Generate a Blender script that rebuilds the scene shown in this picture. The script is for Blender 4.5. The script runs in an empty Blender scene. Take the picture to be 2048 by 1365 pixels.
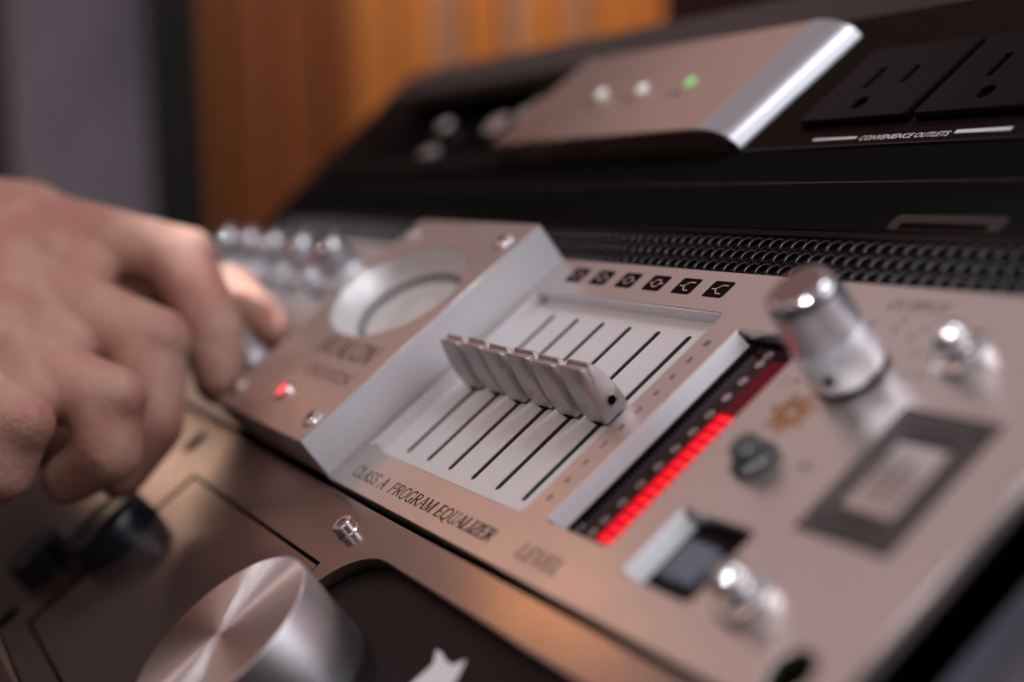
import bpy, bmesh, math, random
from mathutils import Vector, Matrix
random.seed(7)
SC = bpy.context.scene
COL = SC.collection
PI = math.pi
TILT = math.radians(37.0)          # slope of the rack face
MM = 0.001
# rack-face frame (mm): x along the rack, y up the slope, z out of the face -> world metres
RX = Matrix.Rotation(TILT, 4, 'X')
ORG = Vector((0.38, 0.0, 1.0))
def F(x, y, z=0.0):
    return ORG + (RX @ Vector((x*MM, y*MM, z*MM)))

# ---------------------------------------------------------------- camera
cam_d = bpy.data.cameras.new('camera'); cam = bpy.data.objects.new('camera', cam_d); COL.objects.link(cam)
AX = Vector((0.45142854, 0.7017523, -0.55114062))     # image right, in the rack frame
AY = Vector((0.09114165, -0.65069022, -0.75385373))   # image down
AZ = Vector((-0.88764039, 0.29007923, -0.357699))     # view direction
R3 = RX.to_3x3()
r_, u_, b_ = R3 @ AX, R3 @ (-AY), R3 @ (-AZ)
M = Matrix(((r_.x, u_.x, b_.x, 0), (r_.y, u_.y, b_.y, 0), (r_.z, u_.z, b_.z, 0), (0, 0, 0, 1)))
M.translation = F(0, 0, 129)
cam.matrix_world = M
cam_d.sensor_width = 36; cam_d.lens = 49.22
cam_d.clip_start = 0.01; cam_d.clip_end = 100
cam_d.dof.use_dof = True; cam_d.dof.focus_distance = 0.318; cam_d.dof.aperture_fstop = 4.8
SC.camera = cam
SC.cycles.caustics_reflective = False; SC.cycles.caustics_refractive = False

# ---------------------------------------------------------------- world: the dim warm room around
W = bpy.data.worlds.new('World'); SC.world = W; W.use_nodes = True
nt = W.node_tree; nt.nodes.clear()
tc = nt.nodes.new('ShaderNodeTexCoord'); sx = nt.nodes.new('ShaderNodeSeparateXYZ')
rp = nt.nodes.new('ShaderNodeValToRGB'); bg = nt.nodes.new('ShaderNodeBackground'); wo = nt.nodes.new('ShaderNodeOutputWorld')
mp = nt.nodes.new('ShaderNodeMapRange'); mp.inputs['From Min'].default_value = -1; mp.inputs['From Max'].default_value = 1
nt.links.new(tc.outputs['Generated'], sx.inputs[0]); nt.links.new(sx.outputs['Z'], mp.inputs['Value'])
nt.links.new(mp.outputs[0], rp.inputs[0]); nt.links.new(rp.outputs[0], bg.inputs[0]); nt.links.new(bg.outputs[0], wo.inputs[0])
cr = rp.color_ramp
cr.elements[0].position = 0.0; cr.elements[0].color = (.020, .016, .016, 1)
cr.elements[1].position = 1.0; cr.elements[1].color = (.30, .25, .26, 1)
for p, c in ((.50, (.028, .022, .022, 1)), (.62, (.17, .14, .135, 1)), (.665, (.19, .145, .14, 1)), (.71, (.34, .24, .235, 1)), (.76, (.45, .325, .32, 1)), (.83, (.43, .33, .335, 1)), (.90, (.40, .32, .33, 1))):
    e = cr.elements.new(p); e.color = c
bg.inputs[1].default_value = 1.0

def area(name, loc, target, sx_, sy_, power, color):
    d = bpy.data.lights.new(name, 'AREA'); d.shape = 'RECTANGLE'; d.size = sx_; d.size_y = sy_
    d.energy = power; d.color = color
    o = bpy.data.objects.new(name, d); COL.objects.link(o); o.location = loc
    v = Vector(target) - Vector(loc); o.rotation_euler = v.to_track_quat('-Z', 'Y').to_euler()
    return o
def rad(r, a, b):            # power that gives radiance r from an a x b panel
    return r * PI * a * b
CTR = F(-300, 90, 0)
def dirpt(d, dist):
    return CTR + Vector(d).normalized() * dist
# cool window / softbox at the right end of the desk
area('window_light', dirpt((.76, .42, .62), 1.3), CTR, .9, 0.7, rad(2.2, .9, .7), (.88, .92, 1.0))
# overhead soft light, a little behind the rack
area('ceiling_light', dirpt((.27, .10, 1.0), 1.4), CTR, .40, .40, rad(7.6, .40, .40), (.97, .95, 1.0))
# small cool spot lamp and small warm lamps: the round sparkles on the chrome
area('key_lamp', dirpt((.30, -.64, .72), 1.3), CTR, .10, .10, rad(36, .10, .10), (.96, .95, 1.0))
def spot(name, target, d, dist, half_x, half_y, radiance, radius, col):      # narrow beam added to put a highlight on one part
    l = bpy.data.lights.new(name, 'SPOT'); l.shadow_soft_size = radius; l.color = col
    l.energy = radiance * PI * PI * radius**2 * 4; l.spot_size = 2*math.atan(half_x/dist); l.spot_blend = .35
    o = bpy.data.objects.new(name, l); COL.objects.link(o); o.location = target + Vector(d).normalized()*dist
    z = Vector(d).normalized(); x = Vector((1, 0, 0)); y = z.cross(x).normalized(); x = y.cross(z)
    m = Matrix(((x.x, y.x, z.x, 0), (x.y, y.y, z.y, 0), (x.z, y.z, z.z, 0), (0, 0, 0, 1))); m.translation = o.location
    o.matrix_world = m @ Matrix.Diagonal((1, half_y/half_x, 1, 1))
for x_ in (-450.5, -482.5, -515.0, -547.5, -579.0):  # added spots, one per knob, for glints on the rims
    spot('added_highlight_spot', F(x_, 112.2, 21), (.24, -.66, .72), 1.2, .0065, .0065, 24000, .035, (.93, .95, 1.0))
spot('added_highlight_spot', F(-185, 116, 14), (.36, -.70, .60), 1.2, .026, .016, 4200, .035, (.93, .95, 1.0))  # added beam for the sparkle on the output knob
spot('added_highlight_spot', F(-174, 64, 6), (.36, -.70, .60), 1.2, .014, .014, 4000, .035, (.93, .95, 1.0))  # added beam for the sparkle on the toggle
area('warm_bulb', dirpt((-.10, -.55, .60), 1.3), CTR, .02, .02, rad(160, .02, .02), (1.0, .50, .20))
area('warm_bulb', dirpt((-.25, -.55, .58), 1.3), CTR, .02, .02, rad(160, .02, .02), (1.0, .50, .20))
def azel(az, el):
    a, e = math.radians(az), math.radians(el)
    return Vector((-math.cos(a)*math.cos(e), math.sin(a)*math.cos(e), math.sin(e)))
area('wall_washer', F(-420, 30, 0) + azel(-7.5, 15) * 1.5, F(-420, 30, 0), .14, .18, rad(1.8, .14, .18), (1.0, .68, .50))
area('shelf_lamp', F(-222, 42, 0) + azel(-10.8, 31.5) * 1.5, F(-222, 42, 0), .10, .16, rad(2.8, .10, .16), (1.0, .45, .14))
spot('added_highlight_spot', F(-267, 2, 18), (-.47, -.10, .88), 1.2, .030, .030, 160, .05, (.90, .93, 1.0))  # added spot for the pale streak across the big knob
SC.view_settings.view_transform = 'Standard'; SC.view_settings.look = 'None'
SC.view_settings.exposure = 0.0; SC.view_settings.gamma = 1.0; SC.view_settings.use_curve_mapping = False

# ---------------------------------------------------------------- materials
def mat(name, col, metal=0.0, rough=.5, noise=None, bump=0.0, bscale=400, brush=None, aniso=0.0, coat=0.0, emit=None, estr=0.0, vary=.0, sss=0.0, spec=None, rvar=0.0, tangent=None):
    m = bpy.data.materials.new(name); m.use_nodes = True
    n = m.node_tree.nodes; L = m.node_tree.links; p = n['Principled BSDF']
    p.inputs['Base Color'].default_value = (*col, 1); p.inputs['Metallic'].default_value = metal; p.inputs['Roughness'].default_value = rough
    if spec is not None: p.inputs['Specular IOR Level'].default_value = spec
    if coat: p.inputs['Coat Weight'].default_value = coat; p.inputs['Coat Roughness'].default_value = .04
    if emit: p.inputs['Emission Color'].default_value = (*emit, 1); p.inputs['Emission Strength'].default_value = estr
    if sss: p.inputs['Subsurface Weight'].default_value = sss; p.inputs['Subsurface Radius'].default_value = (.006, .0025, .0015); p.inputs['Subsurface Scale'].default_value = 1.0
    t = n.new('ShaderNodeTexCoord'); mpn = n.new('ShaderNodeMapping'); L.new(t.outputs['Object'], mpn.inputs[0])
    if brush: mpn.inputs['Scale'].default_value = brush
    nz = None
    if vary or bump or rvar:
        nz = n.new('ShaderNodeTexNoise'); nz.inputs['Scale'].default_value = bscale; nz.inputs['Detail'].default_value = 5; nz.inputs['Roughness'].default_value = .6
        L.new(mpn.outputs[0], nz.inputs['Vector'])
    if vary:
        mx = n.new('ShaderNodeMix'); mx.data_type = 'RGBA'
        mx.inputs['A'].default_value = (*[c*(1-vary) for c in col], 1); mx.inputs['B'].default_value = (*[min(1, c*(1+vary)) for c in col], 1)
        L.new(nz.outputs[0], mx.inputs['Factor']); L.new(mx.outputs['Result'], p.inputs['Base Color'])
    if rvar:
        nr = n.new('ShaderNodeTexNoise'); nr.inputs['Scale'].default_value = 45; nr.inputs['Detail'].default_value = 4
        L.new(t.outputs['Object'], nr.inputs['Vector'])
        mr = n.new('ShaderNodeMapRange'); mr.inputs['To Min'].default_value = max(0, rough-rvar); mr.inputs['To Max'].default_value = rough+rvar
        L.new(nr.outputs[0], mr.inputs['Value']); L.new(mr.outputs[0], p.inputs['Roughness'])
    if bump:
        b = n.new('ShaderNodeBump'); b.inputs['Strength'].default_value = bump; b.inputs['Distance'].default_value = .0001
        L.new(nz.outputs[0], b.inputs['Height']); L.new(b.outputs[0], p.inputs['Normal'])
    if aniso:
        p.inputs['Anisotropic'].default_value = aniso
        tg = n.new('ShaderNodeTangent'); tg.direction_type = 'RADIAL'; tg.axis = 'Z'; L.new(tg.outputs[0], p.inputs['Tangent'])
    return m
M_face = mat('satin_silver_panel', (.74, .66, .63), 1, .31, bump=.45, bscale=900, brush=(.10, 1, 1), rvar=.11)
M_side = mat('lit_grained_aluminium', (.88, .89, .93), .22, .52, bump=.5, bscale=900, vary=.08)  # whiter than the faceplates: side light on the walls put into the colour
M_alu = mat('aluminium', (.70, .66, .66), 1, .33, bump=.25, bscale=1500)
M_cap = mat('matte_slider_aluminium', (.55, .50, .50), .90, .44, bump=.2, bscale=1500)
M_chrome = mat('chrome', (.82, .82, .84), 1, .09)
M_knob = mat('satin_knob', (.58, .58, .62), .95, .36)
M_rim = mat('polished_rim', (.62, .62, .66), 1, .045)
M_skirt = mat('satin_knob_skirt', (.72, .72, .76), .8, .42)
M_turn = mat('turned_aluminium', (.70, .64, .63), 1, .40, aniso=1.0, bump=.05, bscale=2500)
M_turnside = mat('turned_aluminium_side', (.72, .72, .75), 1, .30, bump=.2, bscale=1500, brush=(1, 1, 14))
M_low = mat('bronze_brown_panel', (.31, .235, .21), .80, .17, bump=.15, bscale=800, brush=(.1, 1, 1), rvar=.04)
M_lowplate = mat('bronze_cover_plate', (.34, .275, .255), .72, .22, bump=.2, bscale=800, rvar=.06)
M_plate = mat('white_slider_plate', (.86, .85, .86), 0, .42, vary=.02, bscale=60)
M_ink = mat('black_print', (.028, .022, .022), 0, .6, spec=.08)
M_inkgrey = mat('dark_grey_print', (.050, .038, .038), 0, .6, spec=.0)
M_lline = mat('pale_label_line', (.26, .21, .20), 0, .6)
M_gold = mat('gold_brown_rosette', (.20, .085, .035), 0, .5, spec=.15, vary=.3, bscale=300)
M_inkicon = mat('icon_black', (.018, .009, .009), 0, .5, spec=.0)
M_slot = mat('slot_dark', (.035, .030, .032), 0, .8, spec=.1)
M_black = mat('black_plastic', (.008, .006, .006), 0, .38, spec=.03)
M_blackm = mat('black_satin_metal', (.020, .014, .013), 0, .45, bump=.3, bscale=1500, rvar=.06, spec=.0)
M_gloss = mat('black_gloss', (.009, .0085, .0085), 0, .30, spec=.0)
M_sunk = mat('sunk_black_panel', (.014, .010, .010), 0, .40, spec=.08)
M_hole = mat('hole_black', (.004, .004, .004), 0, .9, spec=.0)
M_white = mat('white_print', (.88, .88, .92), 0, .5)
M_grey = mat('grey_print', (.22, .23, .26), 0, .5)
M_ring = mat('meter_print', (.62, .50, .52), 0, .5)
M_meter = mat('meter_window', (.014, .002, .004), 0, .14, spec=.12)
M_num = mat('meter_numerals', (.62, .52, .54), 0, .5)
M_meterbody = mat('meter_housing', (.012, .011, .013), 0, .25, spec=.15)
M_ledon = mat('red_led_lit', (.2, .003, .006), 0, .7, spec=.0, emit=(.85, .004, .018), estr=1.0)
M_ledhot = mat('red_led_centre', (.3, .01, .01), 0, .7, spec=.0, emit=(1.0, .030, .030), estr=1.1)
M_ledoff = mat('red_led_unlit', (.10, .002, .006), 0, .45, spec=.08)
M_ledred = mat('red_lens_lit', (.8, .05, .05), 0, .3, emit=(1.0, .09, .10), estr=1.2)
M_ledwhite = mat('white_led_lit', (.8, .8, .8), 0, .3, emit=(.75, .85, .80), estr=.6)
M_ledgreen = mat('green_led_lit', (.3, .8, .3), 0, .3, emit=(.30, 1.0, .32), estr=.4)
M_btn = mat('grey_button', (.11, .115, .145), 0, .42, spec=.2)
M_dial = mat('meter_dial_white', (.72, .75, .73), 0, .35)
M_bowl = mat('meter_ring_metal', (.74, .76, .77), .15, .5)
M_grille = mat('black_perforated_metal', (.012, .010, .010), 0, .40, spec=.02)
M_holewall = mat('hole_edge_glint', (.24, .24, .25), .6, .4)  # pale rim ring: the glint on each hole edge put into the colour
M_knobtop = mat('brown_anodised_top', (.30, .20, .17), 1, .2)
M_box = mat('room_tinted_silver_case', (.66, .48, .41), 1, .28, bump=.3, bscale=900, brush=(.1, 1, 1), rvar=.04)  # silver case; brown of the reflected room put into the base colour
M_end = mat('highlight_silver_end', (.56, .58, .62), .95, .36, bump=.2, bscale=900)  # paler than the case so the highlight's whiteness sits in the colour
M_navy = mat('navy_black_knob', (.010, .012, .020), 0, .22)
M_green = mat('dark_grey_nut', (.045, .045, .047), .2, .45)
M_contact = mat('dark_contact_metal', (.045, .045, .05), .5, .4)
M_frame = mat('rack_wood_dark', (.020, .010, .009), 0, .42, spec=.25, vary=.3, bscale=40, brush=(.1, 1, 1))
M_cheek = mat('dark_blue_grey_cheek', (.13, .135, .165), .1, .42, bump=.1, bscale=1200)

# ---------------------------------------------------------------- mesh helpers (all shapes in the rack frame, mm)
def new_bm(): return bmesh.new()
def join_into(bm, other):
    me = bpy.data.meshes.new('tmp'); other.to_mesh(me); bm.from_mesh(me); bpy.data.meshes.remove(me); other.free()
def box(x0, x1, y0, y1, z0, z1, bev=0, seg=2, bm=None):
    b = new_bm(); bmesh.ops.create_cube(b, size=1)
    for v in b.verts:
        v.co = Vector((x0 + (v.co.x+.5)*(x1-x0), y0 + (v.co.y+.5)*(y1-y0), z0 + (v.co.z+.5)*(z1-z0)))
    if bev: bmesh.ops.bevel(b, geom=b.edges[:], offset=bev, segments=seg, affect='EDGES', profile=.5)
    if bm is not None: join_into(bm, b); return bm
    return b
def lathe(prof, cx, cy, seg=48, bm=None, sy=1.0):        # prof: (r, z) from the axis outwards/down
    b = bm or new_bm(); rings = []
    for r, z in prof:
        if r < 1e-6: rings.append([b.verts.new((cx, cy, z))])
        else: rings.append([b.verts.new((cx + r*math.cos(2*PI*i/seg), cy + sy*r*math.sin(2*PI*i/seg), z)) for i in range(seg)])
    for A, B in zip(rings, rings[1:]):
        for i in range(seg):
            j = (i+1) % seg
            if len(A) == 1 and len(B) == 1: continue
            if len(A) == 1: b.faces.new((A[0], B[i], B[j]))
            elif len(B) == 1: b.faces.new((A[i], B[0], A[j]))
            else: b.faces.new((A[i], B[i], B[j], A[j]))
    bmesh.ops.recalc_face_normals(b, faces=b.faces[:])
    return b
def ribbon(pts, w, z, bm, closed=False):         # a flat printed stroke
    n = len(pts); V = []
    for i, (x, y) in enumerate(pts):
        a = pts[i-1] if (i > 0 or closed) else pts[i]; c = pts[(i+1) % n] if (i < n-1 or closed) else pts[i]
        dx, dy = c[0]-a[0], c[1]-a[1]; l = math.hypot(dx, dy) or 1; nx, ny = -dy/l*w/2, dx/l*w/2
        V.append((bm.verts.new((x+nx, y+ny, z)), bm.verts.new((x-nx, y-ny, z))))
    for i in range(n if closed else n-1):
        A, B = V[i], V[(i+1) % n]
        bm.faces.new((A[0], A[1], B[1], B[0]))
def rrect(x0, x1, y0, y1, r, n=6):
    P = []
    for cx, cy, a in ((x1-r, y1-r, 0), (x0+r, y1-r, 90), (x0+r, y0+r, 180), (x1-r, y0+r, 270)):
        for k in range(n+1):
            t = math.radians(a + 90*k/n); P.append((cx + r*math.cos(t), cy + r*math.sin(t)))
    return P
def circ(cx, cy, r, n=40): return [(cx + r*math.cos(2*PI*k/n), cy + r*math.sin(2*PI*k/n)) for k in range(n)]
def prism(poly, z0, z1, bm=None):
    b = bm or new_bm()
    A = [b.verts.new((x, y, z0)) for x, y in poly]; B = [b.verts.new((x, y, z1)) for x, y in poly]
    b.faces.new(B); b.faces.new(A[::-1])
    for i in range(len(poly)):
        j = (i+1) % len(poly); b.faces.new((A[i], A[j], B[j], B[i]))
    bmesh.ops.recalc_face_normals(b, faces=b.faces[:])
    return b
def flat(poly, z, bm=None):
    b = bm or new_bm(); b.faces.new([b.verts.new((x, y, z)) for x, y in poly]); return b
def plate(outer, holes, z0, z1, bev=.25):        # sheet with real openings
    cu = bpy.data.curves.new('tmp', 'CURVE'); cu.dimensions = '2D'; cu.fill_mode = 'BOTH'
    for poly in [outer] + holes:
        s = cu.splines.new('POLY'); s.points.add(len(poly)-1)
        for p, (x, y) in zip(s.points, poly): p.co = (x, y, 0, 1)
        s.use_cyclic_u = True
    cu.extrude = (z1-z0)/2 - bev; cu.bevel_depth = bev; cu.bevel_resolution = 1; cu.offset = -bev
    o = bpy.data.objects.new('tmp', cu); me = bpy.data.meshes.new_from_object(o)
    b = new_bm(); b.from_mesh(me)
    for v in b.verts: v.co.z += (z0+z1)/2
    bpy.data.objects.remove(o); bpy.data.curves.remove(cu); bpy.data.meshes.remove(me)
    bmesh.ops.remove_doubles(b, verts=b.verts[:], dist=.001)
    return b
def text(s, x, y, z, size, shear=0, xs=1.0, off=0.0, bold=False, rot=0, bm=None, align='LEFT'):
    cu = bpy.data.curves.new('tmp', 'FONT'); cu.body = s; cu.size = size; cu.shear = shear; cu.offset = off; cu.align_x = align
    cu.extrude = .02
    o = bpy.data.objects.new('tmp', cu); me = bpy.data.meshes.new_from_object(o); b = bm or new_bm()
    c, sn = math.cos(rot), math.sin(rot); k = len(b.verts)
    b.from_mesh(me); b.verts.ensure_lookup_table()
    for v in b.verts[k:]:
        X_, Y_ = v.co.x*xs, v.co.y; v.co = Vector((x + X_*c - Y_*sn, y + X_*sn + Y_*c, z + v.co.z))
    bpy.data.objects.remove(o); bpy.data.curves.remove(cu); bpy.data.meshes.remove(me)
    return b
# serif capitals drawn as thick and thin strokes; unit height 1
def arc(cx, cy, rx, ry, a0, a1, n=14): return [(cx + rx*math.cos(math.radians(a0+(a1-a0)*k/n)), cy + ry*math.sin(math.radians(a0+(a1-a0)*k/n))) for k in range(n+1)]
TK, TN = .17, .065
def serif(x, y, w=.22): return ([(x-w/2, y), (x+w/2, y)], TN)
def stem(x, w=TK, top=True, bot=True):
    s = [([(x, 0), (x, 1)], w)]
    if bot: s.append(serif(x, .03))
    if top: s.append(serif(x, .97))
    return s
GL = {
 'A': (.74, [([(.08, .03), (.37, 1)], TN), ([(.37, 1), (.66, .03)], TK), ([(.20, .36), (.54, .36)], TN), serif(.08, .03, .24), serif(.66, .03, .26)]),
 'C': (.70, [(arc(.38, .5, .30, .49, 55, 305), .12), ([(.60, .98), (.60, .72)], TN)]),
 'D': (.76, stem(.14) + [(arc(.26, .5, .42, .47, -90, 90), .12), ([(.14, .97), (.28, .97)], TN), ([(.14, .03), (.28, .03)], TN)]),
 'E': (.64, stem(.14) + [([(.14, .97), (.56, .97)], TN), ([(.14, .5), (.42, .5)], TN), ([(.14, .03), (.58, .03)], TN), ([(.55, .98), (.55, .78)], TN), ([(.58, .02), (.58, .25)], TN), ([(.42, .6), (.42, .4)], TN)]),
 'G': (.76, [(arc(.40, .5, .31, .49, 55, 290), .12), ([(.60, .42), (.60, .06)], TK), serif(.60, .42, .24), ([(.60, .98), (.60, .74)], TN)]),
 'I': (.34, stem(.17)),
 'L': (.62, stem(.15) + [([(.15, .03), (.56, .03)], TN), ([(.56, .02), (.56, .28)], TN)]),
 'M': (.90, [([(.13, 0), (.13, 1)], TN), serif(.13, .03, .22), ([(.13, 1), (.44, .05)], TK), ([(.44, .05), (.74, 1)], TN), ([(.76, 0), (.76, 1)], TK), serif(.76, .03), serif(.80, .97, .18), serif(.09, .97, .18)]),
 'N': (.78, [([(.14, 0), (.14, 1)], TN), serif(.14, .03, .22), ([(.14, 1), (.64, 0)], TK), ([(.64, 0), (.64, 1)], TN), serif(.64, .97, .22), serif(.09, .97, .16)]),
 'O': (.76, [(arc(.38, .5, .30, .49, 0, 360, 24), .11)]),
 'P': (.64, stem(.14, top=False) + [([(.02, .97), (.34, .97)], TN), (arc(.32, .73, .24, .24, 90, -90), .11), ([(.14, .49), (.34, .49)], TN)]),
 'Q': (.78, [(arc(.38, .5, .30, .49, 0, 360, 24), .11), ([(.36, .12), (.60, -.14), (.74, -.16)], .09)]),
 'R': (.72, stem(.14, top=False) + [([(.02, .97), (.34, .97)], TN), (arc(.32, .74, .23, .23, 90, -90), .11), ([(.14, .51), (.34, .51)], TN), ([(.32, .5), (.64, .03)], TK)]),
 'S': (.60, [(arc(.30, .75, .20, .23, 40, 250, 10) + arc(.30, .26, .21, .25, 80, -140, 10), .11), ([(.48, .97), (.48, .76)], TN), ([(.10, .03), (.10, .26)], TN)]),
 'T': (.66, stem(.33, top=False) + [([(.04, .97), (.62, .97)], TN), ([(.05, .98), (.05, .78)], TN), ([(.61, .98), (.61, .78)], TN)]),
 'U': (.76, [([(.16, 1), (.16, .3)] + arc(.38, .3, .22, .28, 180, 360, 10), .10), ([(.60, .3), (.60, 1)], TN), serif(.16, .97), serif(.60, .97, .22)]),
 'V': (.72, [([(.08, .97), (.36, 0)], TK), ([(.36, 0), (.64, .97)], TN), serif(.08, .97), serif(.64, .97, .22)]),
 'Z': (.62, [([(.08, .97), (.54, .97)], TN), ([(.54, .97), (.08, .03)], TK), ([(.08, .03), (.56, .03)], TN), ([(.08, .98), (.08, .76)], TN), ([(.56, .02), (.56, .25)], TN)]),
 ' ': (.42, [])}
def serif_text(s, x0, x1, y, z, h, slant=.22, bm=None):
    b = bm or new_bm(); tot = sum(GL[c][0] for c in s); k = (x1-x0)/tot; x = x0; dz = 0
    for c in s:
        w, st = GL[c]
        for pts, t in st:
            dz += .0015
            ribbon([(x + k*px + slant*h*py, y + h*py) for px, py in pts], t*min(k, h)*.95, z+dz, b)
        x += k*w
    return b

# ---------------------------------------------------------------- objects
def thing(name, base, label, cat, group=None):
    o = bpy.data.objects.new(name, None); COL.objects.link(o); o.empty_display_size = .02
    o.location = F(*base); o.rotation_euler = (TILT, 0, 0)
    o['label'] = label; o['category'] = cat; o['_base'] = list(base)
    if group: o['group'] = group
    return o
def part(name, bm, m, root, parent=None, smooth=False, label=None, center=False, ang=35):
    base = Vector(root['_base'])
    me = bpy.data.meshes.new(name)
    cen = Vector((0, 0, 0))
    if center:
        lo = Vector([min(v.co[i] for v in bm.verts) for i in range(3)]); hi = Vector([max(v.co[i] for v in bm.verts) for i in range(3)]); cen = (lo+hi)/2 - base
    for v in bm.verts: v.co = (v.co - base - cen) * MM
    bm.to_mesh(me); bm.free(); me.materials.append(m)
    o = bpy.data.objects.new(name, me); COL.objects.link(o)
    o.parent = parent or root
    poff = Vector(parent['_off']) if parent is not None and '_off' in parent else Vector((0, 0, 0))
    o.location = (cen - poff) * MM
    o['_off'] = list(cen)
    if smooth:
        for p in me.polygons: p.use_smooth = True
        me.set_sharp_from_angle(angle=math.radians(ang))
    if label: o['label'] = label
    return o
def copy_under(o, parent, dx, dy, root):
    c = o.copy(); COL.objects.link(c); c.parent = parent
    return c
def copy_part(o, dx, dy):                        # a part and its sub-parts, moved along the face
    c = o.copy(); COL.objects.link(c); c.location = o.location + Vector((dx*MM, dy*MM, 0))
    for ch in list(o.children):
        d = ch.copy(); COL.objects.link(d); d.parent = c
    return c
PI_ = PI
UL, UR = -627.0, -144.6       # rack unit ends

# ---- rack cabinet -------------------------------------------------------
rack = thing('rack_cabinet', (-385, 100, -60), 'dark wooden sloping rack cabinet that all the audio units are mounted in', 'rack')
part('top_rail', prism([(-20, 245.6), (-20, 268), (-688, 268), (-682, 245.6)], -30, .5), M_frame, rack)
part('side_rail', prism([(-627.6, -160), (-627.6, 137), (-643, 154), (-668, 215), (-681, 245), (-627.6, 245)], -30, .2), M_blackm, rack)
part('cabinet_body', box(-640, -20, -170, 268, -170, -34), M_black, rack)
b = new_bm()
n = 16; prof = [(-143.4, -60)] + [(-143.4 + 17*t/n, -11.5 + 4.5*(.5-.5*math.cos(PI*t/n))) for t in range(n+1)] + [(-15, -7), (-15, -60)]
A = [b.verts.new((x, -220, z)) for x, z in prof]; B = [b.verts.new((x, 268, z)) for x, z in prof]
for i in range(len(prof)-1): b.faces.new((A[i], A[i+1], B[i+1], B[i]))
b.faces.new(A); b.faces.new(B[::-1]); bmesh.ops.recalc_face_normals(b, faces=b.faces[:])
part('side_cheek', b, M_cheek, rack, smooth=True, label='rounded blue-grey cheek beyond the right end of the units')

# ---- equalizer ----------------------------------------------------------
eq = thing('audio_equalizer', (-385, 92.5, 0), 'silver rack equalizer with six sliders in a white window and a lit red bar meter', 'equalizer')
X0, X1, Y0, Y1 = -334.0, -248.6, 61.2, 124.0        # slider window
MX0, MX1, MY0, MY1 = -239.0, -215.0, 61.8, 120.0    # meter window
BX0, BX1, BY0, BY1 = -206.0, -184.7, 58.2, 75.0     # rocker window
holes = [rrect(X0, X1, Y0, Y1, 2.2), rrect(MX0, MX1, MY0, MY1, 1.6), rrect(BX0, BX1, BY0, BY1, 1.2), circ(-155.3, 55.2, 4.2)]
part('faceplate', plate([(-338.0, 48.2), (UR, 48.2), (UR, 137), (-338.0, 137)], holes, -3.2, 0, .3), M_face, eq)
part('left_faceplate', plate([(UL, 48.2), (-419.4, 48.2), (-419.4, 137), (UL, 137)], [circ(-617, 56, 3.2), circ(-617, 129, 3.2)], -3.2, 0, .3), M_face, eq)
# raised meter block: side walls, top with a round opening
VC, VR, VS = (-381.0, 105.0), 36.3, .555
def oval(k): return [(VC[0] + VR*k*math.cos(2*PI*i/72), VC[1] + VS*VR*k*math.sin(2*PI*i/72)) for i in range(72)]
blk = plate([(-419, 48.6), (-338, 48.6), (-338, 136.6), (-419, 136.6)], [oval(1.0)], -2, 12.5, .35)
blko = part('meter_block', blk, M_face, eq, smooth=False, label='raised block with the round meter window')
part('block_side', box(-337.98, -337.6, 48.9, 136.3, .05, 12.2), M_side, eq)
bz = lathe([(36.1, 12.1), (35.6, 11.6), (33.0, 7.0), (29.5, 5.2), (28.8, 5.0)], *VC, seg=96, sy=VS)
vu = part('round_meter', bz, M_bowl, eq, smooth=True)
part('dial', lathe([(0, 3.6), (26.6, 3.6)], *VC, seg=72, sy=VS), M_dial, eq, parent=vu)
part('dial_shadow_gap', lathe([(28.9, 5.05), (28.6, 3.0), (26.6, 2.8), (26.5, 3.7)], *VC, seg=72, sy=VS), M_grey, eq, parent=vu, smooth=True)  # dark gutter; the shadow round the dial put into its colour
b = new_bm()
for k in range(-6, 7):
    t = math.radians(90 - 9*k); ribbon([(VC[0]+19*math.cos(t), VC[1]-12+19*math.sin(t)), (VC[0]+21.5*math.cos(t), VC[1]-12+21.5*math.sin(t))], .4, 3.66, b)
part('dial_scale', b, M_grey, eq, parent=vu)
b = new_bm(); ribbon([(VC[0]-1, VC[1]-12), (VC[0]-8, VC[1]+6)], .4, 4.2, b)
part('needle', b, M_ink, eq, parent=vu)
# screws on the block
def screw(root, x, y, z, r=3.4, name='screw'):
    b = lathe([(0, z+1.3), (r*.45, z+1.25), (r*.8, z+.9), (r, z+.15), (r, z-.2)], x, y, seg=32)
    s = part(name, b, M_chrome, root, smooth=True)
    part('socket', lathe([(0, z+1.36), (r*.42, z+1.36), (r*.44, z+1.2)], x, y, seg=6), M_hole, root, parent=s)
    return s
s0 = screw(eq, -343.2, 56.0, 12.5)
for dx, dy in ((-3.6+.2, 72.3), (-70.5, 73), (-70.5, 0)): copy_part(s0, dx, dy)
# red power lamp
b = lathe([(2.6, 12.5), (2.7, 13.3), (3.5, 13.3), (3.7, 12.9), (3.7, 12.45)], -378.6, 60.2, seg=32)
pl = part('power_lamp', b, M_chrome, eq, smooth=True)
part('lens', lathe([(0, 13.9), (1.3, 13.7), (2.2, 13.2), (2.6, 12.5)], -377.6, 60.2, seg=24), M_ledred, eq, parent=pl, smooth=True)
# name on the block
b = serif_text('AVALON', -390.5, -347.5, 76.5, 12.56, 6.6, slant=.15)
part('lettering', b, M_ink, eq)
b = serif_text('DESIGN', -380, -345.5, 68.4, 12.56, 3.6, slant=.15)
part('lettering', b, M_ink, eq)
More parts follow.
